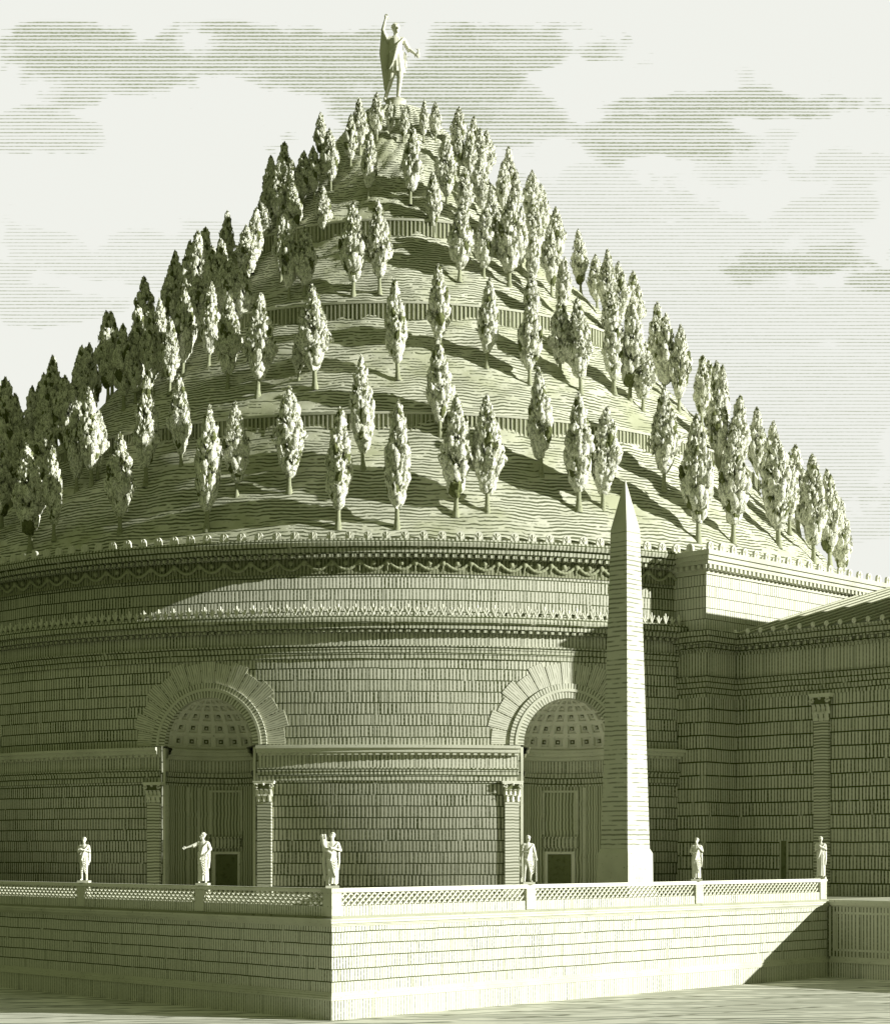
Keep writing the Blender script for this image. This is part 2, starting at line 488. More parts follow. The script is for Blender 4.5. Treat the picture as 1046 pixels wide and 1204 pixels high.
ax = MB(); y = -.5; ax.ball((0, 0, 0), .10, .2, .22, 8, 5); am_ = ax.mesh('antefix'); am_.materials.append(M['carve'])
while y > -14.4:
    o = link('antefix', am_, hall); o.location = (-ov-.02, y, 24.92); y -= 1.15
for qy in (-7.75,):
    b = MB(); b.box(-.28, -.003, qy-.62, qy+.62, FL, 17.9); po = b.build('pilaster', M['pil'], hall)
    b = MB(); capital(b, 1.3, 2.0, .28, lambda x, y_, z, qy=qy: Vector((-y_, qy+x, 17.9+z))); b.build('capital', [M['carve'], M['dark']], po)
    b = MB(); b.box(-.42, -.003, qy-.75, qy+.75, FL, FL+.5); b.build('base', M['trim'], po)
b = MB(); b.box(-.05, -.002, -4.65, -4.15, FL+.3, FL+4.0); b.build('slit_window', M['dark'], hall)
b = MB(); b.box(-.11, -.003, -4.75, -4.66, FL+.2, FL+4.1); b.box(-.11, -.003, -4.14, -4.05, FL+.2, FL+4.1); b.build('window_frame', M['trim'], hall)
# tall front slab added out of view, shaped to cast the drum's shadow edge
b = MB(); b.box(0, W, -15.3, -14.304, FL-.02, 29.7); band_box(b, 0, W, -15.3, -14.31, [(29.7, 29.95, .12), (29.95, 30.3, .3), (30.3, 30.6, .42)]); b.build('shadow_slab', M['hall'], hall)
for i in range(6):
    x = 9.2+i*(W-11.4)/5
    b = MB(); b.lathe([(0, FL), (1.15, FL), (1.15, FL+.4), (.95, FL+.55), (.95, FL+.8), (.84, FL+5), (.74, 18.3), (1.0, 18.6), (1.05, 19.8), (0, 19.8)], n=20)
    po = b.build('column', M['pil'], hall); po.location = (x, -19.5, 0)
b = MB(); b.box(7.6, W-.6, -20.7, -15.31, 19.81, 23.2); b.box(7, W, -21.4, -15.32, 23.2, 24.2)
A = [(7, -21.3, 24.2), (W, -21.3, 24.2), (W/2+3.5, -21.3, 28.8)]; B = [(x, -15.33, z) for x, _, z in A]
b.face(A); b.face(B[::-1]); b.face([A[0], A[2], B[2], B[0]]); b.face([A[2], A[1], B[1], B[2]])
b.build('porch_pediment', M['hall'], hall)

BP = 49.4
blk = thing('attic_block', 'tall projecting stone block beside the drum, its upper front wall in full sun', 'building', TW(BP, HQ), R(45))
BW, BD = 36.0, 17.0
b = MB(); b.box(0, BW, 0, BD, FL-.02, 19.9); b.build('wall', M['hall'], blk)
b = MB(); b.box(0, BW, 0, BD, 24.85, 29.1); b.build('attic_wall', M['attic'], blk)
b = MB(); band_box(b, 0, BW, 0, BD, [(19.9, 20.35, .05), (20.35, 20.85, .10), (20.85, 21.35, .15), (21.35, 21.5, .22)]); b.build('architrave', M['fine'], blk)
b = MB(); band_box(b, 0, BW, 0, BD, [(21.5, 23.25, .04)]); b.build('frieze', M['band'], blk)
b = MB(); band_box(b, 0, BW, 0, BD, [(23.25, 23.45, .15), (23.45, 23.85, .22), (23.85, 24.05, .50), (24.05, 24.45, .62), (24.45, 24.85, .72)])
dentils(b, 1, -.3, 2.6, -.22, .24, 23.50, 23.82, .62, .32); dentils(b, 0, 0, 3.2, -.22, .24, 23.50, 23.82, .62, .32); b.build('cornice', M['fine'], blk)
b = MB(); band_box(b, 0, BW, 0, BD, [(29.1, 29.4, .1), (29.4, 29.75, .3), (29.75, 30.05, .62), (30.05, 30.4, .80), (30.4, 30.75, .95)])
dentils(b, 0, -.6, 30, -.3, .35, 29.42, 29.72, .55, .27); dentils(b, 1, -.6, 6, -.3, .35, 29.42, 29.72, .55, .27); b.build('attic_cornice', M['trim'], blk)
def antefix_mesh(w=.42, h=.62, d=.22):
    mb = MB(); n = 8; pts = [(-w/2, 0)]
    for i in range(n+1):
        a = math.pi*(1-i/n); pts.append((w/2*math.cos(a)*(1.15 if 2 < i < 6 else 1), h*.35+h*.65*math.sin(a)**.8 if 0 < i < n else h*.2))
    pts.append((w/2, 0))
    f = [(x, -d/2, z) for x, z in pts]; k_ = [(x, d/2, z) for x, z in pts]
    mb.face(f); mb.face(k_[::-1])
    for i in range(len(pts)): j = (i+1) % len(pts); mb.face([f[j], f[i], k_[i], k_[j]])
    mb.capsule((0, -d/2-.02, h*.15), (0, -d/2-.03, h*.8), .05, .03, 6, 2)
    for s_ in (-1, 1): mb.capsule((0, -d/2-.01, h*.15), (s_*w*.33, -d/2-.02, h*.62), .04, .025, 6, 2)
    me = mb.mesh('antefix'); me.materials.append(M['carve']); return me
AF = antefix_mesh(.62, .62)
for i in range(24):
    o = link('antefix', AF, blk); o.location = (-.5+i*1.45, -.7, 30.75)
for i in range(1, 8):
    o = link('antefix', AF, blk); o.location = (-.7, -.5+i*1.45, 30.75); o.rotation_euler = (0, 0, R(-90))

# ------------------------------------------------------------------ the drum
rot = thing('rotunda', 'huge round stone mausoleum drum with arched niches under the tree-planted mound', 'mausoleum', (CX, CY, 0))
NA = [R(-52.0), R(-16.8), R(18.5)]       # niche azimuths
NW = 3.55; SP = 16.15                    # half width, springing height
ND = 4.5                                 # depth
wall = MB()
wall.lathe([(32, 4.9), (RD, 4.9), (RD, 22.3), (RD, 25.0), (43.2, 25.0), (43.2, 28.9), (32, 28.9)], n=360, R0=RD)
# inner face + closure
rows = [[(32*math.sin(2*math.pi*j/360), -32*math.cos(2*math.pi*j/360), z) for j in range(360)] for z in (28.9, 4.9)]
wall.grid(rows, [[(0, 0)]*361]*2, closed=True)
me = wall.mesh('wall_raw')
bm = bmesh.new(); bm.from_mesh(me); bmesh.ops.remove_doubles(bm, verts=bm.verts, dist=1e-4); bmesh.ops.recalc_face_normals(bm, faces=bm.faces); bm.to_mesh(me); bm.free()
me.materials.append(M['drum'])
wo = link('wall', me, rot)
for az in NA:
    c = MB(); n = 24; w = NW+.12
    prof = [(-w, FL-.6)]+[(-w*math.cos(math.pi*i/n), SP+w*math.sin(math.pi*i/n)) for i in range(n+1)]+[(w, FL-.6)]
    er = Vector((math.cos(az), math.sin(az), 0)); eo = Vector((math.sin(az), -math.cos(az), 0))
    f = [er*x+eo*(RD+2)+Vector((0, 0, z)) for x, z in prof]; k_ = [er*x+eo*(RD-ND-1.0)+Vector((0, 0, z)) for x, z in prof]
    c.face(f); c.face(k_[::-1])
    for i in range(len(prof)): j = (i+1) % len(prof); c.face([f[j], f[i], k_[i], k_[j]])
    cm = c.mesh('cut'); bm = bmesh.new(); bm.from_mesh(cm); bmesh.ops.remove_doubles(bm, verts=bm.verts, dist=1e-4); bmesh.ops.recalc_face_normals(bm, faces=bm.faces); bm.to_mesh(cm); bm.free()
    co = link('cut', cm)
    md = wo.modifiers.new('b', 'BOOLEAN'); md.operation = 'DIFFERENCE'; md.solver = 'EXACT'; md.object = co
    bpy.context.view_layer.update()
    wo_parent = wo.parent; wo.parent = None; bpy.context.view_layer.update()
    dg = bpy.context.evaluated_depsgraph_get()
    nm = bpy.data.meshes.new_from_object(wo.evaluated_get(dg)); wo.modifiers.clear(); wo.data = nm; wo.parent = wo_parent
    bpy.data.objects.remove(co)

A0, A1 = R(-95), R(62)                    # part of the drum the place could show
def ring(name, prof, mat, a0=A0, a1=A1, n=240, R0=RD):
    mb = MB(); mb.lathe(prof, a0, a1, n, R0); return mb.build(name, mat, rot)
def ringblocks(mb, r0, r1, z0, z1, pitch, w, a0=A0, a1=A1):
    n = int((a1-a0)*RD/pitch)
    for i in range(n):
        a = a0+(i+.5)*(a1-a0)/n
        mb.box(-w/2, w/2, -r1, -r0, z0, z1, mat=Matrix.Rotation(a, 4, 'Z'))
# architrave / frieze / main cornice
ring('architrave', [(RD-.1, 22.3), (43.6, 22.3), (43.6, 22.65), (43.66, 22.65), (43.66, 23.0), (43.72, 23.0), (43.72, 23.2), (43.8, 23.2), (43.8, 23.3), (RD-.1, 23.3)], M['fine'])
ring('frieze', [(RD-.1, 23.3), (43.57, 23.3), (43.57, 24.2), (RD-.1, 24.2)], M['band'])
co_ = MB(); co_.lathe([(RD-.1, 24.2), (43.8, 24.2), (43.85, 24.4), (44.25, 24.45), (44.25, 24.75), (44.45, 24.8), (44.5, 25.05), (44.4, 25.4), (43.1, 25.45)], A0, A1, 240, RD)
ringblocks(co_, 43.7, 44.12, 24.2, 24.42, .55, .28); co_.build('main_cornice', M['fine'], rot)
# attic crown
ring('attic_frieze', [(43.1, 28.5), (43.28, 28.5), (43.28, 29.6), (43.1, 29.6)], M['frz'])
gl = MB(); n = int((A1-A0)*RD/2.0)
for i in range(n):
    a = A0+(i+.5)*(A1-A0)/n
    P = lambda dx, z, o_: Vector(((43.28+o_)*math.sin(a+dx/43.3), -(43.28+o_)*math.cos(a+dx/43.3), z))
    prev = None
    for t in range(9):
        u = t/8; x = -1+2*u; z = 29.42-.62*math.sin(math.pi*u)
        cur = P(x, z, .08)
        if prev: gl.capsule(prev, cur, .12, .12, 6, 2)
        prev = cur
    gl.ball(P(0, 29.28, .1), .2, .2, .2, 8, 5); gl.ball(P(1.0, 29.3, .1), .22, .2, .26, 8, 5)
    gl.capsule(P(1.0, 29.2, .1), P(1.0, 28.72, .06), .07, .03, 6, 2)
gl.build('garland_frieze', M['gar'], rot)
cc = MB(); cc.lathe([(43.1, 29.6), (43.5, 29.6), (43.55, 29.85), (44.0, 29.95), (44.05, 30.25), (44.3, 30.35), (44.4, 30.6), (44.3, 30.88), (42.9, 30.9)], A0, A1, 240, RD)
ringblocks(cc, 43.5, 43.95, 29.62, 29.9, .55, .28); cc.build('attic_cornice', M['fine'], rot)
# antefixes on the top, leafy cresting on the main cornice
n = 84
for i in range(n):
    a = A0+R(12)+(i+.5)*(A1-A0-R(12))/n
    o = link('antefix', AF, rot); o.location = (44.15*math.sin(a), -44.15*math.cos(a), 30.86); o.rotation_euler = (0, 0, a)
cr = MB(); n = int((A1-A0)*RD/.62)
for i in range(n):
    a = A0+(i+.5)*(A1-A0)/n
    P = lambda dx, z, o_=0: Vector(((44.0+o_)*math.sin(a+dx/44), -(44.0+o_)*math.cos(a+dx/44), z))
    h = .55+.2*(i % 2)
    cr.capsule(P(0, 25.42), P(0, 25.42+h), .10, .07, 6, 2)
    for s_ in (-1, 1): cr.capsule(P(0, 25.45), P(s_*.2, 25.42+h*.75, .08), .07, .05, 6, 2)
cr.build('leafy_cresting', M['carve'], rot)
# entablature between niches at springing height
half = (NW+.35)/RD
spans = [(A0, NA[0]-half), (NA[0]+half, NA[1]-half), (NA[1]+half, NA[2]-half), (NA[2]+half, A1)]
for (s0, s1) in spans:
    mb = MB(); nn = max(8, int((s1-s0)*RD/1.0))
    mb.lathe([(RD-.1, 13.5), (43.62, 13.5), (43.62, 13.85), (43.7, 13.85), (43.7, 14.2), (43.78, 14.2), (43.8, 14.45), (RD-.1, 14.45)], s0, s1, nn, RD)
    eo_ = mb.build('string_entablature', M['fine'], rot)
    mb = MB(); mb.lathe([(RD-.1, 14.45), (43.6, 14.45), (43.6, 15.35), (RD-.1, 15.35)], s0, s1, nn, RD); mb.build('string_frieze', M['band'], eo_)
    mb = MB(); mb.lathe([(RD-.1, 15.35), (43.75, 15.35), (43.8, 15.5), (44.1, 15.55), (44.12, 15.8), (44.28, 15.85), (44.28, 16.05), (RD-.1, 16.12)], s0, s1, nn, RD)
    ringblocks(mb, 43.7, 44.0, 15.36, 15.53, .5, .25, s0, s1); mb.build('string_cornice', M['trim'], eo_)

# niches
def niche(az, door_dx):
    fr = bpy.data.objects.new('niche', None)
    er = Vector((math.cos(az), math.sin(az), 0)); eo = Vector((math.sin(az), -math.cos(az), 0))
    def D(x, z, off=0):                       # on the curved drum face
        a = az + x/RD; r = RD+off
        return Vector((r*math.sin(a), -r*math.cos(a), z))
    def N(x, d, z): return er*x + eo*(RD-.12-d) + Vector((0, 0, z))
    # shell: lower half-ellipse wall
    w, dp = NW, ND
    n = 32
    def el(t, k=1.0): return (-w*k*math.cos(t), dp*math.sin(t)*k)      # t 0..pi
    L = [0]
    for i in range(n):
        a, c = el(math.pi*i/n), el(math.pi*(i+1)/n); L.append(L[-1]+math.hypot(a[0]-c[0], a[1]-c[1]))
    mb = MB()
    rows = [[N(*el(math.pi*i/n), z) for i in range(n+1)] for z in (FL, 13.3)]
    mb.grid(rows, [[(L[i], z) for i in range(n+1)] for z in (FL, 13.3)], flip=False)
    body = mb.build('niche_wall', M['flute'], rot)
    def sweep(prof, mat, name, par):
        """prof: (inward, z)"""
        m2 = MB(); rows = []; uvs = []
        for (k_, z) in prof:
            rows.append([N(-(w-k_)*math.cos(math.pi*i/n), (dp-k_)*math.sin(math.pi*i/n), z) for i in range(n+1)])
            uvs.append([(L[i], z) for i in range(n+1)])
        for r0, r1, u0, u1 in zip(rows, rows[1:], uvs, uvs[1:]): m2.grid([r0, r1], [u0, u1])
        return m2.build(name, mat, par)
    sweep([(0, 13.3), (.08, 13.3), (.08, 13.6), (.15, 13.62), (.15, 13.95), (.22, 13.98), (.25, 14.25), (.05, 14.3)], M['fine'], 'niche_architrave', body)
    sweep([(.04, 14.3), (.04, 15.2)], M['band'], 'niche_frieze', body)
    sweep([(.05, 15.2), (.25, 15.25), (.3, 15.5), (.5, 15.55), (.52, 15.8), (.62, 15.85), (.62, 16.0), (.0, 16.15)], M['trim'], 'niche_cornice', body)
    # coffered half dome
    cf = MB(); nc, nr = 11, 6
    def S(t, e, k=1.0):
        return N(-(w*k)*math.cos(t)*math.cos(e), dp*k*math.sin(t)*math.cos(e), SP+w*k*math.sin(e))
    for j in range(nr):
        e0, e1 = R(88)*(1-(1-j/nr)**1.12), R(88)*(1-(1-(j+1)/nr)**1.12)
        for i in range(nc):
            t0, t1 = math.pi*i/nc, math.pi*(i+1)/nc
            def q(a, k): 
                tt0, tt1 = t0+(t1-t0)*a, t1-(t1-t0)*a; ee0, ee1 = e0+(e1-e0)*a, e1-(e1-e0)*a
                return [S(tt0, ee0, k), S(tt1, ee0, k), S(tt1, ee1, k), S(tt0, ee1, k)]
            o1, o2, o3, o4 = q(0, 1.0), q(.17, 1.0), q(.22, 1.045), q(.34, 1.05)
            o5 = q(.36, 1.085)
            for A_, B_, mi in ((o1, o2, 0), (o2, o3, 0), (o3, o4, 0), (o4, o5, 0)):
                for e_ in range(4):
                    f_ = (e_+1) % 4
                    cf.face([A_[e_], A_[f_], B_[f_], B_[e_]], mi=mi)
            cf.face(o5, mi=1)  # coffer floor in the same dark recess colour
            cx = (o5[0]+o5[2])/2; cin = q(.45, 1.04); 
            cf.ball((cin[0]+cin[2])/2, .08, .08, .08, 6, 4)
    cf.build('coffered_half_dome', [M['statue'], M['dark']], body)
    # reveal ring closing wall thickness to the shell + archivolt on the drum
    def arch(name, r0, r1, offs, mat, par, seg=40, blocks=False):
        m2 = MB()
        for i in range(seg):
            a0, a1 = math.pi*i/seg, math.pi*(i+1)/seg
            P = lambda a, r, o_: D(-r*math.cos(a), SP+r*math.sin(a), o_)
            m2.face([P(a0, r0, offs), P(a1, r0, offs), P(a1, r1, offs), P(a0, r1, offs)][::-1], [(0, a0*r0), (0, a1*r0), (r1-r0, a1*r0), (r1-r0, a0*r0)][::-1])
            m2.face([P(a0, r0, -.35), P(a1, r0, -.35), P(a1, r0, offs), P(a0, r0, offs)][::-1])
            m2.face([P(a0, r1, -.05), P(a0, r1, offs), P(a1, r1, offs), P(a1, r1, -.05)][::-1])
        return m2.build(name, mat, par)
    av = arch('archivolt', NW-.06, NW+.42, .16, M['pil'], rot)
    arch('archivolt_fillet', NW+.42, NW+.62, .26, M['trim'], av)
    arch('archivolt_rim', NW+.62, NW+1.02, .20, M['pil'], av)
    vs = MB(); nv = 15
    for i in range(nv):
        a0, a1 = math.pi*(i+.04)/nv, math.pi*(i+.96)/nv
        am = (a0+a1)/2
        r0 = NW+1.03; r1 = NW+ (2.7 if i % 2 else 2.35)+ .15*math.sin(am)
        P = lambda a, r, o_: D(-r*math.cos(a), SP+r*math.sin(a), o_)
        m_ = 3
        f = [P(a0+(a1-a0)*k/m_, r0, .055) for k in range(m_+1)]+[P(a1-(a1-a0)*k/m_, r1, .055) for k in range(m_+1)]
        bk = [P(a0+(a1-a0)*k/m_, r0, -.02) for k in range(m_+1)]+[P(a1-(a1-a0)*k/m_, r1, -.02) for k in range(m_+1)]
        uv = [(k*.5, 0) for k in range(m_+1)]+[((m_-k)*.5, r1-r0) for k in range(m_+1)]
        vs.face(f[::-1], uv[::-1])
        for e_ in range(len(f)):
            g_ = (e_+1) % len(f); vs.face([f[e_], f[g_], bk[g_], bk[e_]])
    vs.build('voussoirs', M['vouss'], av)
    # jambs beside the opening
    for sx in (-1, 1):
        jm = MB()
        x0, x1 = sx*(NW-.05), sx*(NW+.14)
        P4 = lambda x, o_, z: D(x, z, o_)
        a = [P4(x0, .05, FL), P4(x1, .05, FL), P4(x1, .05, 16.0), P4(x0, .05, 16.0)]
        bk = [P4(x0, -.5, FL), P4(x1, -.5, FL), P4(x1, -.5, 16.0), P4(x0, -.5, 16.0)]
        jm.face(a); jm.face([a[0], bk[0], bk[3], a[3]]); jm.face([a[1], bk[1], bk[2], a[2]]); jm.face([a[3], a[2], bk[2], bk[3]])
        jm.build('jamb', M['trim'], body)
    for sx in (-1, 1):
        cx = sx*(NW+.85)
        m2 = MB(); hw = .52
        def slab(mm, hw, o_, z0, z1):
            f = [D(cx-hw, z0, o_), D(cx+hw, z0, o_), D(cx+hw, z1, o_), D(cx-hw, z1, o_)]
            k = [D(cx-hw, z0, -.05), D(cx+hw, z0, -.05), D(cx+hw, z1, -.05), D(cx-hw, z1, -.05)]
            mm.face(f, [(0, z0), (2*hw, z0), (2*hw, z1), (0, z1)])
            for e_ in range(4):
                g_ = (e_+1) % 4; mm.face([f[g_], f[e_], k[e_], k[g_]])
        slab(m2, hw, .28, FL+.5, 12.0); pl = m2.build('pilaster', M['pil'], rot)
        m3 = MB(); slab(m3, hw+.1, .38, FL, FL+.5); m3.build('base', M['trim'], pl)
        m3 = MB(); capital(m3, 1.1, 1.5, .28, lambda x, y_, z: D(cx+x, 12.0+z, y_)); m3.build('capital', [M['carve'], M['dark']], pl)
    # door with tall panel over it, in the curved back wall
    def BW_(x, z, off):                       # point on back wall at lateral x, off toward the viewer
        d = dp*math.sqrt(max(0, 1-(x/w)**2)); return N(x, d-off, z)
    def bslab(mm, x0, x1, z0, z1, off, seg=4):
        for i in range(seg):
            a, c = x0+(x1-x0)*i/seg, x0+(x1-x0)*(i+1)/seg
            mm.face([BW_(a, z0, off), BW_(c, z0, off), BW_(c, z1, off), BW_(a, z1, off)], [(a, z0), (c, z0), (c, z1), (a, z1)])
            mm.face([BW_(a, z1, off), BW_(c, z1, off), BW_(c, z1, -.1), BW_(a, z1, -.1)]); mm.face([BW_(a, z0, -.1), BW_(c, z0, -.1), BW_(c, z0, off), BW_(a, z0, off)])
        mm.face([BW_(x0, z0, -.1), BW_(x0, z0, off), BW_(x0, z1, off), BW_(x0, z1, -.1)]); mm.face([BW_(x1, z0, off), BW_(x1, z0, -.1), BW_(x1, z1, -.1), BW_(x1, z1, off)])
    dx = door_dx
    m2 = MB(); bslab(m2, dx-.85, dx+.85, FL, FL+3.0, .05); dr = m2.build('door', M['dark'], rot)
    m2 = MB(); bslab(m2, dx-1.05, dx-.85, FL, FL+3.2, .16, 1); bslab(m2, dx+.85, dx+1.05, FL, FL+3.2, .16, 1); bslab(m2, dx-.85, dx+.85, FL+3.0, FL+3.2, .16); m2.build('door_frame', M['statue'], dr)
    m2 = MB(); bslab(m2, dx-1.15, dx+1.15, FL+3.55, FL+4.2, .14); bslab(m2, dx-1.25, dx+1.25, FL+4.2, FL+4.32, .24); bslab(m2, dx-1.25, dx+1.25, FL+3.44, FL+3.55, .22); m2.build('door_lintel', M['band'], dr)
    m2 = MB()
    for (a, c, z0, z1) in ((dx-1.25, dx-1.08, FL+4.5, 13.0), (dx+1.08, dx+1.25, FL+4.5, 13.0), (dx-1.08, dx+1.08, 12.85, 13.0), (-2.4, -2.25, FL, 13.2), (2.5, 2.65, FL, 13.2), (-2.9, -2.8, FL, 13.2)):
        bslab(m2, a, c, z0, z1, .12, 2)
    m2.build('panel_mouldings', M['trim'], body)
niche(NA[0], 0); niche(NA[1], -.45); niche(NA[2], 1.0)

# ------------------------------------------------------------------ the mound
def zline(r): return 22.5+ZE+(44-r)*1.183
def zhill(r):
    k = [44, 34.4, 24.7, 16.5, 3.3]
    for a, c in zip(k, k[1:]):
        if c <= r <= a:
            z = zline(r)
            return z-1.25*(a-r)/(a-c) if c != 3.3 else z
    return zline(3.3)
hm = MB(); prof = [(44.05, 30.6)]
r = 44.0
while r > 3.3: prof.append((r, zhill(r)-.12)); r -= .55
prof += [(3.3, zhill(3.3)-.1), (0.05, zhill(3.3)-.05)]
n = 300; rows = []
for i, (r, z) in enumerate(prof):
    row = []
    for j in range(n):
        a = 2*math.pi*j/n
        bump = .16*math.sin(a*17+z*.9)+.12*math.sin(a*41-z*2.1)+.10*math.sin(a*73+z*3.7) if 3 < i < len(prof)-3 else 0
        rr = r+bump*.5
        row.append((rr*math.sin(a), -rr*math.cos(a), z+bump*.3))
    rows.append(row)
hm.grid(rows, [[(0, 0)]*(n+1)]*len(rows), closed=True)
ho = hm.build('hill', M['grass']); ho.location = (CX, CY, 0); structure(ho, 'steep grassy conical mound rising in terraces above the drum')
RL = ['lowest and longest of the three low ring walls on the mound', 'middle of the three low ring walls on the mound', 'highest and shortest of the three low ring walls on the mound']
for rr, lab in zip((34.4, 24.7, 16.5), RL):
    t = thing('ring_wall', lab, 'retaining wall', (CX, CY, 0), 0, 'ring walls round the mound')
    z1 = zline(rr)+.05; z0 = z1-1.6
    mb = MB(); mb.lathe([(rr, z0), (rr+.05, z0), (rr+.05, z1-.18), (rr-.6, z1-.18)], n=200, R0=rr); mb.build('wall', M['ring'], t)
    mb = MB(); mb.lathe([(rr-.6, z1-.18), (rr+.16, z1-.18), (rr+.18, z1), (rr-.7, z1+.02)], n=200, R0=rr); mb.build('coping', M['trim'], t)
    mb = MB(); n = int(2*math.pi*rr/.36)
    for i in range(n):
        mb.box(-.05, .05, -rr-.13, -rr-.04, z0+.1, z1-.2, mat=Matrix.Rotation(2*math.pi*i/n, 4, 'Z'))
    mb.build('upright_ribs', M['gar2'], t)

# ------------------------------------------------------------------ trees
def tree_meshes(seed, wid):
    """unit height 1 -> built at 8 m"""
    rg = random.Random(seed); H = 8.0
    tr = MB(); th = .23*H; ph = rg.random()*6
    rows = []
    for i in range(9):
        t = i/8; z = t*H*.8
        cx = .10*math.sin(ph+t*4)*t; cy = .10*math.cos(ph*2+t*3)*t
        rad = (.17*(1-.75*t)+.10*max(0, .08-t)/.08)*1.05
        rows.append([(cx+rad*math.cos(2*math.pi*j/9)*(1+.12*math.sin(j*2.3)), cy+rad*math.sin(2*math.pi*j/9), z-.25) for j in range(9)])
    tr.grid(rows, [[(0, 0)]*10]*9, closed=True)
    for i in range(7):
        a = rg.random()*6.28; z = th*(.8+.35*rg.random())+i*.3
        e = (math.cos(a)*.55, math.sin(a)*.55, z+.95)
        tr.capsule((0, 0, z), e, .07, .03, 6, 2)
    cr = MB()
    z0 = .2*H
    def env(t):                         # radius of crown envelope at t 0..1
        base = math.sin(math.pi*min(1, t*1.75+.05)/2)**.8 if t < .32 else 1
        return wid*H*base*(1-max(0, t-.30)/.70)**.72*(1+.10*math.sin(t*19+ph))
    N_ = 150
    for i in range(N_):
        t = (i+rg.random())/N_; a = rg.random()*6.283; e = env(t)
        rr = e*(.45+.5*rg.random()**.6)
        c = Vector((rr*math.cos(a), rr*math.sin(a), z0+t*(H-z0-.5)))
        s = (.20+.16*rg.random())*(1.15-.6*t)
        up = Vector((math.cos(a)*.30, math.sin(a)*.30, 1)).normalized()
        q = up.to_track_quat('Z', 'Y').to_matrix()
        n_, m_ = 7, 5; pts = []
        for k in range(m_+1):
            b_ = -math.pi/2+math.pi*k/m_; row = []
            for j in range(n_):
                g_ = 2*math.pi*j/n_
                d = Vector((s*math.cos(b_)*math.cos(g_), s*math.cos(b_)*math.sin(g_), s*(2.1 if k > m_/2 else 1.5)*math.sin(b_)))*(1+.5*(rg.random()-.5))
                row.append(c+q@d)
            pts.append(row)
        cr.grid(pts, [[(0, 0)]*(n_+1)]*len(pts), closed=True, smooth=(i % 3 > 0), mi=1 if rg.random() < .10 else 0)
    # tip flame
    for k in range(3):
        cr.capsule((.05*rg.random(), .05*rg.random(), H*.86), (.12*(rg.random()-.5), .12*(rg.random()-.5), H*(.985-.03*k)), .17, .03, 6, 3)
    # loose leaves
    for i in range(900):
        t = rg.random()**1.1; a = rg.random()*6.283; e = env(t)*(.75+.42*rg.random())
        c = Vector((e*math.cos(a), e*math.sin(a), z0-.1+t*(H-z0)))
        s = .07+.10*rg.random()
        d1 = Vector((rg.uniform(-.5, .5), rg.uniform(-.5, .5), 1)).normalized()*s*1.5
        d2 = Vector((rg.uniform(-1, 1), rg.uniform(-1, 1), rg.uniform(-.3, .3))).normalized()*s*.75
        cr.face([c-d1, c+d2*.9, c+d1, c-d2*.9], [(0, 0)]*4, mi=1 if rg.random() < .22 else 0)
    tm = tr.mesh('trunk'); tm.materials.append(M['bark'])
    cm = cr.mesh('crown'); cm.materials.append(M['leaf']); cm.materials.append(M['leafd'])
    return tm, cm
VAR = [tree_meshes(101, .12), tree_meshes(131, .145), tree_meshes(151, .105), tree_meshes(11, .125), tree_meshes(23, .14), tree_meshes(37, .11), tree_meshes(51, .13), tree_meshes(77, .15)]
WD = [1, 2, 0, 1, 2, 0, 1, 2]
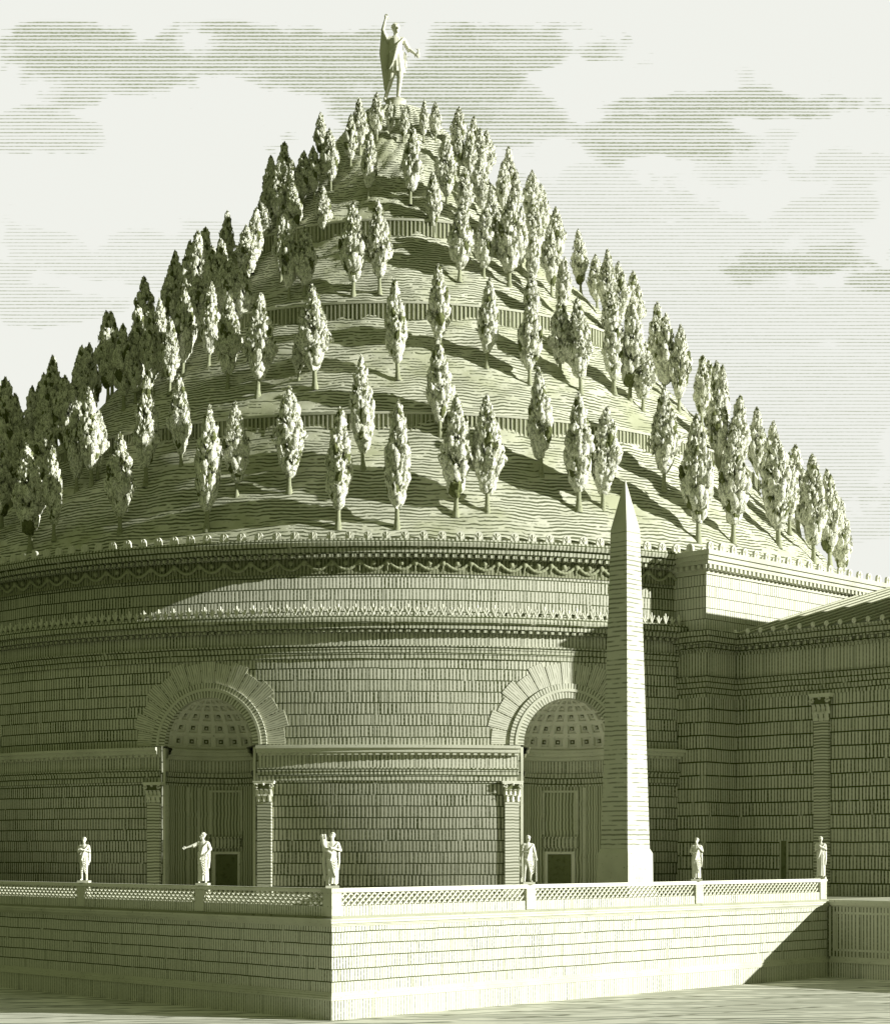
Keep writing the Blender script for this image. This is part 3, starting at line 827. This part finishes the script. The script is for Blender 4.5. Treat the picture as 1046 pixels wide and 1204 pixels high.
TREES = [(-39.9, 43.0, 8.3),(-4.0, 43.0, 8.7),(1.7, 43.0, 9.1),(-17.4, 42.8, 9.2),(34.5, 42.7, 9.8),(-27.7, 42.5, 7.6),(56.8, 42.4, 9.0),(-37.2, 42.3, 7.2),(40.4, 42.2, 9.0),(7.6, 41.9, 8.9),(49.9, 41.7, 9.1),(10.9, 41.6, 8.6),(69.7, 41.3, 8.0),(21.2, 40.9, 8.8),(24.2, 40.7, 7.8),(-15.7, 40.1, 7.1),(-9.9, 39.9, 7.9),(-53.9, 39.8, 7.7),(59.3, 39.6, 6.9),(-50.9, 38.6, 7.0),(-29.0, 38.2, 8.5),(35.2, 38.2, 8.0),(-47.7, 38.2, 7.7),(-2.1, 38.1, 8.7),(18.5, 38.1, 8.3),(-41.4, 37.7, 7.2),(-39.1, 37.4, 7.7),(-66.4, 37.2, 10.0),(-25.2, 37.0, 7.2),(-39.1, 36.8, 5.5),(-66.2, 36.7, 11.7),(-66.3, 36.1, 9.7),(55.3, 35.9, 7.8),(7.2, 35.0, 7.7),(-69.1, 34.4, 9.2),(54.3, 34.4, 7.0),(-52.5, 34.4, 7.7),(79.1, 34.3, 7.3),(-51.7, 33.7, 7.2),(-66.1, 33.5, 8.2),(-53.1, 32.8, 7.7),(-66.1, 32.6, 8.5),(-18.3, 32.2, 8.2),(-10.0, 31.7, 8.2),(69.3, 31.7, 7.3),(42.2, 31.6, 5.7),(-45.5, 31.2, 7.3),(-24.2, 31.1, 7.6),(30.7, 31.0, 7.8),(-12.9, 30.9, 3.7),(1.9, 30.9, 7.9),(40.6, 30.9, 8.2),(62.6, 30.9, 6.4),(22.1, 30.7, 7.0),(-44.0, 30.6, 5.0),(-36.0, 30.6, 6.3),(38.2, 30.4, 7.6),(-40.9, 30.1, 7.1),(56.5, 30.1, 7.5),(-45.4, 29.8, 7.6),(28.7, 29.5, 6.3),(16.0, 29.4, 7.1),(55.7, 28.9, 7.4),(-36.5, 28.8, 7.4),(-62.1, 28.5, 8.1),(8.8, 28.4, 7.2),(-31.5, 28.4, 7.0),(-42.7, 28.2, 6.5),(-46.6, 26.1, 7.2),(-40.6, 25.0, 5.8),(-45.6, 24.7, 7.7),(50.8, 24.7, 5.5),(-30.1, 24.7, 5.6),(29.3, 24.7, 4.9),(-33.1, 24.7, 6.4),(-38.0, 24.6, 6.4),(-35.4, 24.4, 6.6),(37.6, 24.2, 5.1),(-44.5, 23.9, 7.7),(-7.0, 23.7, 7.8),(-20.7, 23.6, 6.6),(-1.7, 23.5, 7.8),(-17.6, 23.3, 5.9),(16.0, 21.7, 6.6),(28.2, 21.7, 7.8),(34.5, 21.6, 5.5),(40.6, 21.6, 6.3),(-25.9, 21.3, 5.8),(22.4, 21.1, 6.2),(-36.6, 21.0, 5.4),(68.4, 20.2, 5.1),(35.3, 19.7, 6.0),(-39.3, 19.1, 5.7),(68.5, 18.6, 6.0),(30.8, 18.0, 4.5),(45.9, 17.8, 6.0),(31.6, 17.0, 5.6),(13.3, 16.5, 5.7),(-21.1, 16.5, 4.6),(-31.6, 16.5, 5.5),(-44.2, 16.5, 5.5),(23.0, 16.4, 5.0),(-40.9, 15.6, 5.9),(-37.1, 15.0, 5.2),(-48.3, 14.9, 5.3),(47.6, 14.9, 5.0),(32.7, 14.9, 3.3),(6.6, 14.6, 6.7),(19.7, 14.6, 6.4),(43.5, 14.6, 5.2),(-8.3, 14.1, 6.1),(34.2, 13.9, 4.6),(-36.1, 13.8, 5.0),(-31.4, 13.4, 4.9),(-25.7, 12.7, 5.5),(37.8, 11.6, 5.1),(33.5, 10.9, 4.5),(-21.6, 10.4, 4.9),(-19.6, 9.0, 5.1),(6.7, 7.8, 3.4),(-11.3, 7.7, 4.5),(21.7, 7.5, 3.8),(-2.7, 7.3, 3.3),(32.4, 7.2, 3.7)]
EXTRA = [(66, 14, 5.5), (58, 17.4, 6), (72, 22, 6.5), (66, 26, 7), (74, 31, 7.5), (60, 22.3, 6.5), (75, 35.6, 8), (70, 38.5, 8), (64.5, 42, 8.5), (48, 8, 4.5), (56, 10.4, 5), (72, 14.6, 5.5), (-68, 12.5, 5.5), (-72, 24, 7), (-66, 20.6, 6.5), (-55, 20.4, 6.5), (-80, 42.5, 8), (-90, 41, 8), (-75, 39, 8.5), (-85, 36, 8), (-72, 42.8, 8.4), (-60, 42.6, 8.2), (-50, 42.4, 8.2), (-74, 33.2, 8.6), (-80, 29, 8), (-73, 27, 8), (-75, 21, 7),
         (80, 42, 8), (84, 38, 8), (80, 30, 7.5), (76, 23, 7), (-66, 17, 6), (-58, 12, 5.5), (64, 12, 5.5), (60, 8.5, 4.6), (-60, 8, 4.6), (50, 10.5, 4.8)]
ORD = ['first', 'second', 'third', 'fourth', 'fifth', 'sixth', 'seventh', 'eighth', 'ninth', 'tenth', 'eleventh', 'twelfth', 'thirteenth', 'fourteenth', 'fifteenth', 'sixteenth', 'seventeenth', 'eighteenth', 'nineteenth', 'twentieth', 'twenty-first', 'twenty-second', 'twenty-third', 'twenty-fourth', 'twenty-fifth', 'twenty-sixth', 'twenty-seventh', 'twenty-eighth', 'twenty-ninth', 'thirtieth']
BANDS = [(40.5, 99, 'in the edge row just above the drum cornice'), (34.45, 40.5, 'in the row just below the lowest ring wall'), (29.3, 34.45, 'in the row just above the lowest ring wall'),
         (24.75, 29.3, 'in the row just below the middle ring wall'), (19.5, 24.75, 'in the row just above the middle ring wall'), (16.55, 19.5, 'in the row just below the highest ring wall'),
         (12.0, 16.55, 'in the row just above the highest ring wall'), (0, 12.0, 'in the small cluster round the summit statue')]
allt = list(TREES)+[(a, r_, h) for a, r_, h in EXTRA]
for lo, hi, txt in BANDS:
    row = sorted([t for t in allt if lo <= t[1] < hi], key=lambda t: t[1]*math.sin(R(t[0]))*CY/(CY-t[1]*math.cos(R(t[0]))))
    for i, (az, r_, h) in enumerate(row):
        v = rnd.randrange(8); tm, cm = VAR[v]
        a = R(az); z = zhill(r_)-.1
        size = 'tall' if h > 8.2 else ('small' if h < 5.6 else 'mid-sized')
        look = ['slim', 'full', 'broad'][WD[v]]
        t = thing('poplar_tree', '%s %s poplar, %s from the %s %s' % (size, look, ORD[i if i < len(row)/2 else len(row)-1-i], 'left' if i < len(row)/2 else 'right', txt), 'tree', (CX+r_*math.sin(a), CY-r_*math.cos(a), z), rnd.random()*6.28, 'poplars planted on the mound')
        t.rotation_euler = (R(rnd.uniform(-2.5, 2.5)), R(rnd.uniform(-2.5, 2.5)), t.rotation_euler[2])
        k = h/8.0; o1 = link('trunk', tm, t); o2 = link('crown', cm, t)
        wk = k*(.92+.22*rnd.random()); 
        if h < 6: wk *= 1.1
        o1.scale = (wk, wk, k); o2.scale = (wk, wk, k)

# ------------------------------------------------------------------ obelisk
ob = thing('obelisk', 'tall tapering stone obelisk on a pale pedestal behind the balustrade', 'obelisk', TW(29.9, 5.7, 0), R(45))
def frustum(mb, w0, w1, z0, z1):
    lo = [(-w0, -w0, z0), (w0, -w0, z0), (w0, w0, z0), (-w0, w0, z0)]; hi = [(-w1, -w1, z1), (w1, -w1, z1), (w1, w1, z1), (-w1, w1, z1)]
    for e in range(4): f = (e+1) % 4; mb.face([lo[e], lo[f], hi[f], hi[e]])
    mb.face(lo[::-1]); mb.face(hi)
mb = MB(); frustum(mb, 1.10, .66, FL+3.4, 28.9); mb.build('shaft', M['obel'], ob)
mb = MB(); frustum(mb, .66, .012, 28.9, 32.1); mb.build('pyramidion', M['pale'], ob)
mb = MB(); frustum(mb, 1.26, 1.24, FL+.9, FL+3.1); frustum(mb, 1.24, 1.11, FL+3.1, FL+3.4); frustum(mb, 1.42, 1.3, FL+.5, FL+.9); frustum(mb, 1.48, 1.48, FL, FL+.5); mb.build('pedestal', M['pale'], ob)

# ------------------------------------------------------------------ statues
def remesh(mb, mat, name, vox, smooth_it=2):
    me = mb.mesh('tmp'); o = link('tmp', me)
    md = o.modifiers.new('r', 'REMESH'); md.mode = 'VOXEL'; md.voxel_size = vox; md.use_smooth_shade = True
    if smooth_it:
        ms = o.modifiers.new('s', 'SMOOTH'); ms.iterations = smooth_it; ms.factor = .4
    dg = bpy.context.evaluated_depsgraph_get()
    nm = bpy.data.meshes.new_from_object(o.evaluated_get(dg)); bpy.data.objects.remove(o)
    nm.name = name; nm.materials.clear(); nm.materials.append(mat)
    return nm
def hand(mb, w, d, side=1):
    """palm from wrist w along direction d"""
    d = Vector(d).normalized(); t = d.cross(Vector((0, 1, 0)));
    if t.length < .1: t = Vector((1, 0, 0))
    t.normalize(); w = Vector(w); nrm = t.cross(d)
    mb.capsule(w, w+d*.035, .013, .018, 8, 3)
    for i, L in enumerate((.030, .036, .034, .026)):
        a = w+d*.042+t*(.0125*(i-1.5)); b_ = a+d*L*.6; c = b_+(d*.7+nrm*.5*side)*L*.5
        mb.capsule(a, b_, .0062, .0058, 6, 2); mb.capsule(b_, c, .0058, .005, 6, 2)
    a = w+d*.015-t*.02; b_ = a+(d*.6-t*.7)*.025; mb.capsule(a, b_, .0075, .006, 6, 2); mb.capsule(b_, b_+d*.02, .006, .0055, 6, 2)
def head(mb, c, turn=0, tilt=0, hair=True):
    rt = Matrix.Rotation(turn, 3, 'Z') @ Matrix.Rotation(tilt, 3, 'X')
    c = Vector(c); P = lambda x, y, z: c+rt@Vector((x, y, z))
    mb.ball(P(0, .004, .012), .046, .055, .052, 14, 10, rt)
    mb.ball(P(0, -.010, -.022), .036, .042, .046, 12, 8, rt)
    mb.capsule(P(0, -.053, .008), P(0, -.062, -.014), .007, .010, 8, 3)
    mb.capsule(P(-.028, -.045, .016), P(.028, -.045, .016), .008, .008, 8, 3)
    for s in (-1, 1):
        mb.ball(P(.017*s, -.045, .004), .008, .007, .005, 8, 5, rt); mb.ball(P(.047*s, .004, -.004), .007, .011, .016, 8, 5, rt)
    mb.capsule(P(-.013, -.050, -.034), P(.013, -.050, -.034), .005, .005, 6, 2); mb.ball(P(0, -.044, -.056), .014, .014, .012, 8, 5, rt)
    if hair:
        rg = random.Random(5)
        for i in range(34):
            a = rg.random()*6.283; e = rg.uniform(.15, 1.5)
            x, y, z = math.cos(a)*math.cos(e), math.sin(a)*math.cos(e), math.sin(e)
            if y < -.55 and z < .5: continue
            mb.ball(P(x*.046, .010+y*.054, .014+z*.052), .016, .016, .014, 7, 5)
def robe(mb, z0, z1, cx0, cx1, rx0, rx1, ry0, ry1, folds=13, amp=.10, ph=0, cy=0, mid=None):
    rows = []; n = 60; m_ = 16
    for i in range(m_+1):
        t = i/m_; z = z0+(z1-z0)*t; cx = cx0+(cx1-cx0)*t
        if mid: cx += mid*math.sin(math.pi*t)
        rx = rx0+(rx1-rx0)*t; ry = ry0+(ry1-ry0)*t
        row = []
        for j in range(n):
            a = 2*math.pi*j/n
            f = 1+amp*(1-.5*t)*(math.sin(folds*a+ph+t*1.3)+.5*math.sin((folds*2+1)*a+ph*2-t*2))
            row.append((cx+rx*f*math.cos(a), cy+ry*f*math.sin(a), z))
        rows.append(row)
    mb.grid(rows, closed=True, uvs=[[(0, 0)]*(n+1)]*len(rows))
    mb.face([rows[0][j] for j in range(n)][::-1]); mb.face([rows[-1][j] for j in range(n)])
def drape(mb, pts, r=.012):
    for a, b_ in zip(pts, pts[1:]): mb.capsule(a, b_, r, r, 8, 3)
def figure(pose, seed=0):
    """unit-height standing figure facing -Y"""
    mb = MB(); C = mb.capsule
    p = dict(lean=0, armL=((.14, .02, .66), (.06, -.09, .60)), armR=((-.14, .02, .66), (-.05, -.10, .63)), turn=0, tilt=0, long=True, knee=1)
    p.update(pose); ln = p['lean']
    hp = Vector((ln*.5, 0, .52)); ch = Vector((ln*.2, 0, .72)); nk = Vector((0, -.003, .84)); hd = Vector((0, -.01, .925))
    C(hp, ch, .072, .078, 14, 5, .78); C(ch, Vector((0, 0, .775)), .085, .075, 14, 5, .72)
    C(Vector((-.085, 0, .79)), Vector((.085, 0, .79)), .040, .040, 10, 4); C(Vector((0, 0, .80)), nk, .036, .028); C(nk, hd-Vector((0, 0, .03)), .028, .028)
    head(mb, hd, p['turn'], p['tilt'])
    for s, key in ((1, 'armL'), (-1, 'armR')):
        sh = Vector((.105*s, 0, .785)); e, h = map(Vector, p[key])
        C(sh, e, .034, .026); C(e, h, .026, .016); hand(mb, h, (h-e), s)
        # sleeve folds
        for k in range(3):
            t = .25+.25*k; c = sh.lerp(e, t); C(c+Vector((0, -.02, -.02)), c+Vector((.01*s, .02, -.045)), .022, .018, 8, 3)
    feet = p.get('feet', ((-.05, -.02), (.055, .0)))
    kn = p.get('knees', ((-.055, -.045, .29), (.05, -.01, .29)))
    for (fx, fy), k, s in zip(feet, kn, (-1, 1)):
        hip = hp+Vector((.045*s, 0, -.02)); k = Vector(k); an = Vector((fx, fy+.01, .045))
        C(hip, k, .058, .040); C(k, an, .038, .023); C(an+Vector((0, .01, -.018)), Vector((fx+.012*s, fy-.065, .018)), .024, .016, 8, 3)
    if p['long']:
        robe(mb, p.get('hem', .035), .56, ln*.2, ln*.5, .105, .088, .085, .070, 11, .09, seed, mid=p.get('mid', 0))
    else:
        robe(mb, .36, .60, ln*.6, ln*.45, .105, .082, .085, .066, 12, .08, seed)
    robe(mb, .54, .80, ln*.45, 0, .088, .088, .068, .058, 9, .045, seed+1)
    for i in range(p.get('sash', 7)):            # diagonal mantle
        t = i/6
        a = Vector((.10-.01*i, -.045, .80-.03*i)); m1 = Vector((.02-.02*i*.5, -.088, .70-.038*i)); c = Vector((-.085, -.055, .60-.035*i))
        drape(mb, [a, m1, c, Vector((-.10, .0, .585-.03*i))], .0095)
    if p.get('apron', True):
        for i in range(6):
            a = Vector((-.08+.01*i, -.072, .50-.02*i)); c = Vector((.06, -.082-.003*i, .44-.055*i)); drape(mb, [a, (a+c)/2+Vector((0, -.014, -.02)), c, c+Vector((.03, .03, .03))], .010)
    # hanging end of mantle
    for i in range(3): drape(mb, [(.115+.008*i, -.01+.02*i, .62), (.125+.004*i, -.02+.02*i, .45), (.115, -.02+.025*i, p.get('tail', .30))], .014)
    for f in p.get('extra', []): f(mb)
    return mb
FM = {}
def statue(name, label, pose, H, loc, rz, seed=0, mat='statue', cat='statue', base=None, vox=.0066):
    t = thing(name, label, cat, loc, rz, 'statues along the terrace balustrade' if cat == 'statue' and H < 4 else None)
    me = remesh(figure(pose, seed), M[mat], 'figure', vox)
    for v in me.vertices: v.co *= H
    o = link('figure', me, t); o.location = (0, 0, base[2] if base else .12)
    mb = MB()
    if base: mb.lathe([(0, -.3), (base[0], -.3), (base[0], base[2]*.3), (base[1], base[2]*.4), (base[1], base[2]*.85), (base[1]*1.1, base[2]), (0, base[2])], n=24)
    else: mb.box(-.34, .34, -.30, .30, .003, .125)
    mb.build('base', M['trim'], t)
    return t
RT = FL+1.403
sR = [TW(.30, .30, RT), TW(14.7, .21, RT), TW(30.1, .21, RT), TW(43.75, .21, RT)]
sL = [TW(.21, 10.75, RT), TW(.21, 22.1, RT), TW(.21, 33.5, RT)]
def cornucopia(mb):
    mb.ball((-.15, .03, .86), .07, .05, .10, 12, 8, bump=.3); mb.ball((-.13, .03, .74), .06, .05, .12, 12, 8, bump=.2)
    pts = [(-.02, -.10, .60), (-.10, -.09, .66), (-.16, -.05, .76), (-.17, -.02, .86)]
    for a, b_, r0, r1 in zip(pts, pts[1:], (.018, .03, .045), (.03, .045, .058)): mb.capsule(a, b_, r0, r1)
    rg = random.Random(3)
    for i in range(14): mb.ball((-.17+rg.uniform(-.05, .05), -.02+rg.uniform(-.05, .05), .90+rg.uniform(-.02, .05)), .024, .024, .024, 8, 5)
def backcloak(mb):
    for i in range(7): drape(mb, [(-.10-.006*i, .04, .78), (-.145-.006*i, .05-.01*i, .50), (-.13-.004*i, .04-.01*i, .10+.02*i)], .02)
def staff(mb): mb.capsule((.165, -.06, .52), (.17, -.05, .02), .009, .011)
def scroll(mb): mb.capsule((-.06, -.13, .60), (-.02, -.14, .66), .013, .013)
statue('robed_statue', 'marble statue on the terrace corner, clutching a bulky cloak and horn of fruit', dict(lean=-.03, turn=-.2, armR=((-.13, -.02, .67), (-.07, -.10, .70)), armL=((.155, -.02, .66), (.03, -.11, .69)), extra=[cornucopia, backcloak], mid=.02), 2.68, sR[0], R(5), 1)
statue('robed_statue', 'marble statue with bare legs and a staff, in front of the right niche', dict(long=False, turn=.2, tail=.2, lean=.02, armL=((.145, .0, .66), (.165, -.05, .53)), extra=[staff, backcloak], feet=((-.085, -.03), (.06, 0)), knees=((-.075, -.05, .29), (.05, -.02, .29))), 2.62, sR[1], R(10), 2)
statue('robed_statue', 'marble statue in a spiral wrapped toga, first to the right of the obelisk', dict(turn=-.3, lean=-.015, sash=9, armL=((.14, -.02, .68), (.05, -.11, .76)), hem=.03), 2.55, sR[2], R(-4), 3)
statue('robed_statue', 'slim marble statue at the far right end of the balustrade beside the hall pilaster', dict(turn=.5, lean=.03, armL=((.13, -.03, .68), (.03, -.11, .74)), armR=((-.12, -.03, .66), (-.02, -.11, .70)), apron=False, hem=.02), 2.72, sR[3], R(-20), 4)
statue('robed_statue', 'marble statue stretching one arm out to the left in front of the left niche', dict(turn=-.9, lean=.02, armR=((-.20, -.05, .74), (-.31, -.09, .70)), armL=((.15, .03, .67), (.10, -.07, .58)), hem=.04), 2.75, sL[0], R(-8), 5)
statue('robed_statue', 'marble statue with folded arms standing nearest the left edge of the picture', dict(turn=.1, lean=.015, armL=((.135, -.02, .67), (-.01, -.11, .71)), armR=((-.135, -.02, .67), (.0, -.12, .68)), extra=[scroll], long=False, tail=.42), 2.55, sL[1], R(-5), 6)
statue('robed_statue', 'robed marble statue on the balustrade beyond the left edge of the picture', dict(turn=-.1), 2.6, sL[2], R(-10), 7)

def emp_extra(mb):
    for i in range(9):     # cloak hanging from raised arm
        x = -.175+.014*i
        drape(mb, [(x*.95, .02+.004*i, .88-.010*i), (x-.012, .03, .62), (x*.86, .035, .36), (x*.55-.03, .03, .16+.006*i)], .021)
    mb.ball((.285, -.05, .60), .026, .026, .026, 12, 8); mb.capsule((.285, -.05, .62), (.285, -.05, .665), .014, .007)
    mb.capsule((.285, -.05, .65), (.25, -.045, .67), .008, .004); mb.capsule((.285, -.05, .65), (.32, -.045, .67), .008, .004)
statue('summit_statue', 'colossal cloaked statue with raised arm on the very top of the mound', dict(lean=.03, turn=.45, long=False, tail=.45,
    armR=((-.165, -.01, .90), (-.135, -.02, 1.03)), armL=((.17, -.02, .67), (.245, -.05, .60)),
    feet=((-.13, .03), (.03, -.02)), knees=((-.055, -.02, .30), (.05, -.05, .29)), extra=[emp_extra], apron=False), 7.5,
    (CX+.0, CY, zline(3.3)-.1), R(6), 9, 'bronze', 'monument statue', (1.5, .95, 1.6), .0058)

# ------------------------------------------------------------------ light, sky, camera
SAZ, SEL = 75.3, 15.3
s = bpy.data.lights.new('sun', 'SUN'); s.energy = 5.0; s.angle = R(.5); s.color = (1.0, .99, .95)
so = bpy.data.objects.new('sun', s); COL.objects.link(so)
d = Vector((math.sin(R(SAZ))*math.cos(R(SEL)), -math.cos(R(SAZ))*math.cos(R(SEL)), math.sin(R(SEL))))
so.rotation_euler = d.to_track_quat('Z', 'Y').to_euler(); so.location = (80, 60, 60)

w = bpy.data.worlds.new('World'); sc.world = w; w.use_nodes = True; E.nt = w.node_tree
bg = E.nt.nodes['Background']
dirv = coord('Generated'); dx, dy, dz = sep(dirv)
azv = E.m('ARCTAN2', dx, dy)*(2125.0/1.0)            # azimuth from +Y
el = (dz/vmax(dy, .2))*2125.0
azv = (dx/vmax(dy, .2))*2125.0
nz = noise(vec(azv*.009, el*.014, 5.0), 1, 5, .55); nz2 = noise(vec(azv*.004, el*.05, 3.0), 1, 4, .55)
fld = None
# banks of cloud shade: azimuth, elevation (both x2125), half sizes, weight
for (cx, cy, ax_, ay_, wt) in [(-330, 935, 330, 42, 1.05), (-60, 905, 200, 72, 1.1), (60, 870, 150, 50, .8), (-430, 895, 85, 40, .75), (70, 940, 170, 34, .95), (330, 875, 250, 20, .95), (240, 840, 130, 42, .85), (-470, 850, 100, 26, .45),
                               (430, 690, 170, 30, .95), (540, 675, 150, 24, .9), (-440, 640, 160, 30, .35), (260, 620, 420, 260, .27), (420, 480, 300, 130, .25), (-320, 700, 200, 60, .26)]:
    a = ((azv-cx)/ax_); b_ = ((el-cy)/ay_)
    dd = E.m('SQRT', a*a+b_*b_)
    k_ = (1.0-step(dd + (nz-.5)*3.2, .60, .95))*wt
    fld = k_ if fld is None else vmax(fld, k_)
fld = fld*(.75+.5*nz2)
top = 1.0-step(el, 974, 979)
fld = fld*(.0+top*1.0)
lw = el + (noise(vec(azv*.02, el*.4), 1, 2)-.5)*1.1
f = (lw/4.05).frac(); cell = (lw/4.05).floor()
grit = noise(vec(azv*.25, el*.9), 1, 3, .7)
wid = fld*.44*(.65+.7*white(vec(cell, 2.0)))*(.7+.6*grit)
ink = (1.0-step((f-.5).abs()-wid*.5, -.10, .12))*step(fld, .05, .22)*(.55+.45*step(grit, .35, .6))
skyn = E.nt.nodes.new('ShaderNodeTexSky'); skyn.sky_type = 'NISHITA'; skyn.sun_disc = False
skyn.sun_elevation = R(SEL); skyn.sun_rotation = R(SAZ+180-2*SAZ+180-180) if False else R(180-SAZ)
bw = E.nt.nodes.new('ShaderNodeRGBToBW'); E.nt.links.new(skyn.outputs[0], bw.inputs[0])
lumi = E(bw.outputs[0])*.10
# pale veil of cloud over the low northern sky, thinner overhead and behind the viewer
veil = step(dy + dx*.2, .35, .82)
pale = mixc(ink.clamp()*.88, (.87/1.464, .88/1.464, .825/1.464), (.17, .20, .09))
thin = mixc(0.0, (.118, .134, .064), (0, 0, 0))
col = mixc(veil, thin, pale)
E.nt.links.new(col, bg.inputs['Color'])
bg.inputs['Strength'].default_value = 1.0
bg2 = E.nt.nodes.new('ShaderNodeBackground'); bg2.inputs['Strength'].default_value = .012
nb = E.nt.nodes.new('ShaderNodeMix'); nb.data_type = 'RGBA'; nb.inputs[0].default_value = .0
cmb = E.nt.nodes.new('ShaderNodeVectorMath'); cmb.operation = 'SCALE'; cmb.inputs[0].default_value = (.97, 1.0, .86)
E.nt.links.new((lumi*1.0).v, cmb.inputs['Scale']); E.nt.links.new(cmb.outputs[0], bg2.inputs['Color'])
ad = E.nt.nodes.new('ShaderNodeAddShader')
E.nt.links.new(bg.outputs[0], ad.inputs[0]); E.nt.links.new(bg2.outputs[0], ad.inputs[1])
E.nt.links.new(ad.outputs[0], E.nt.nodes['World Output'].inputs['Surface'])

cam = bpy.data.cameras.new('camera'); cam.sensor_fit = 'HORIZONTAL'; cam.sensor_width = 36; cam.lens = 2125/1046*36
cam.shift_y = (1000-602)/1046; cam.clip_end = 8000; cam.clip_start = .5
co = bpy.data.objects.new('camera', cam); COL.objects.link(co); co.location = (0, 0, ZE); co.rotation_euler = (R(90), 0, 0)
sc.camera = co
sc.view_settings.view_transform = 'Standard'; sc.view_settings.look = 'None'; sc.view_settings.exposure = .55; sc.view_settings.gamma = 1
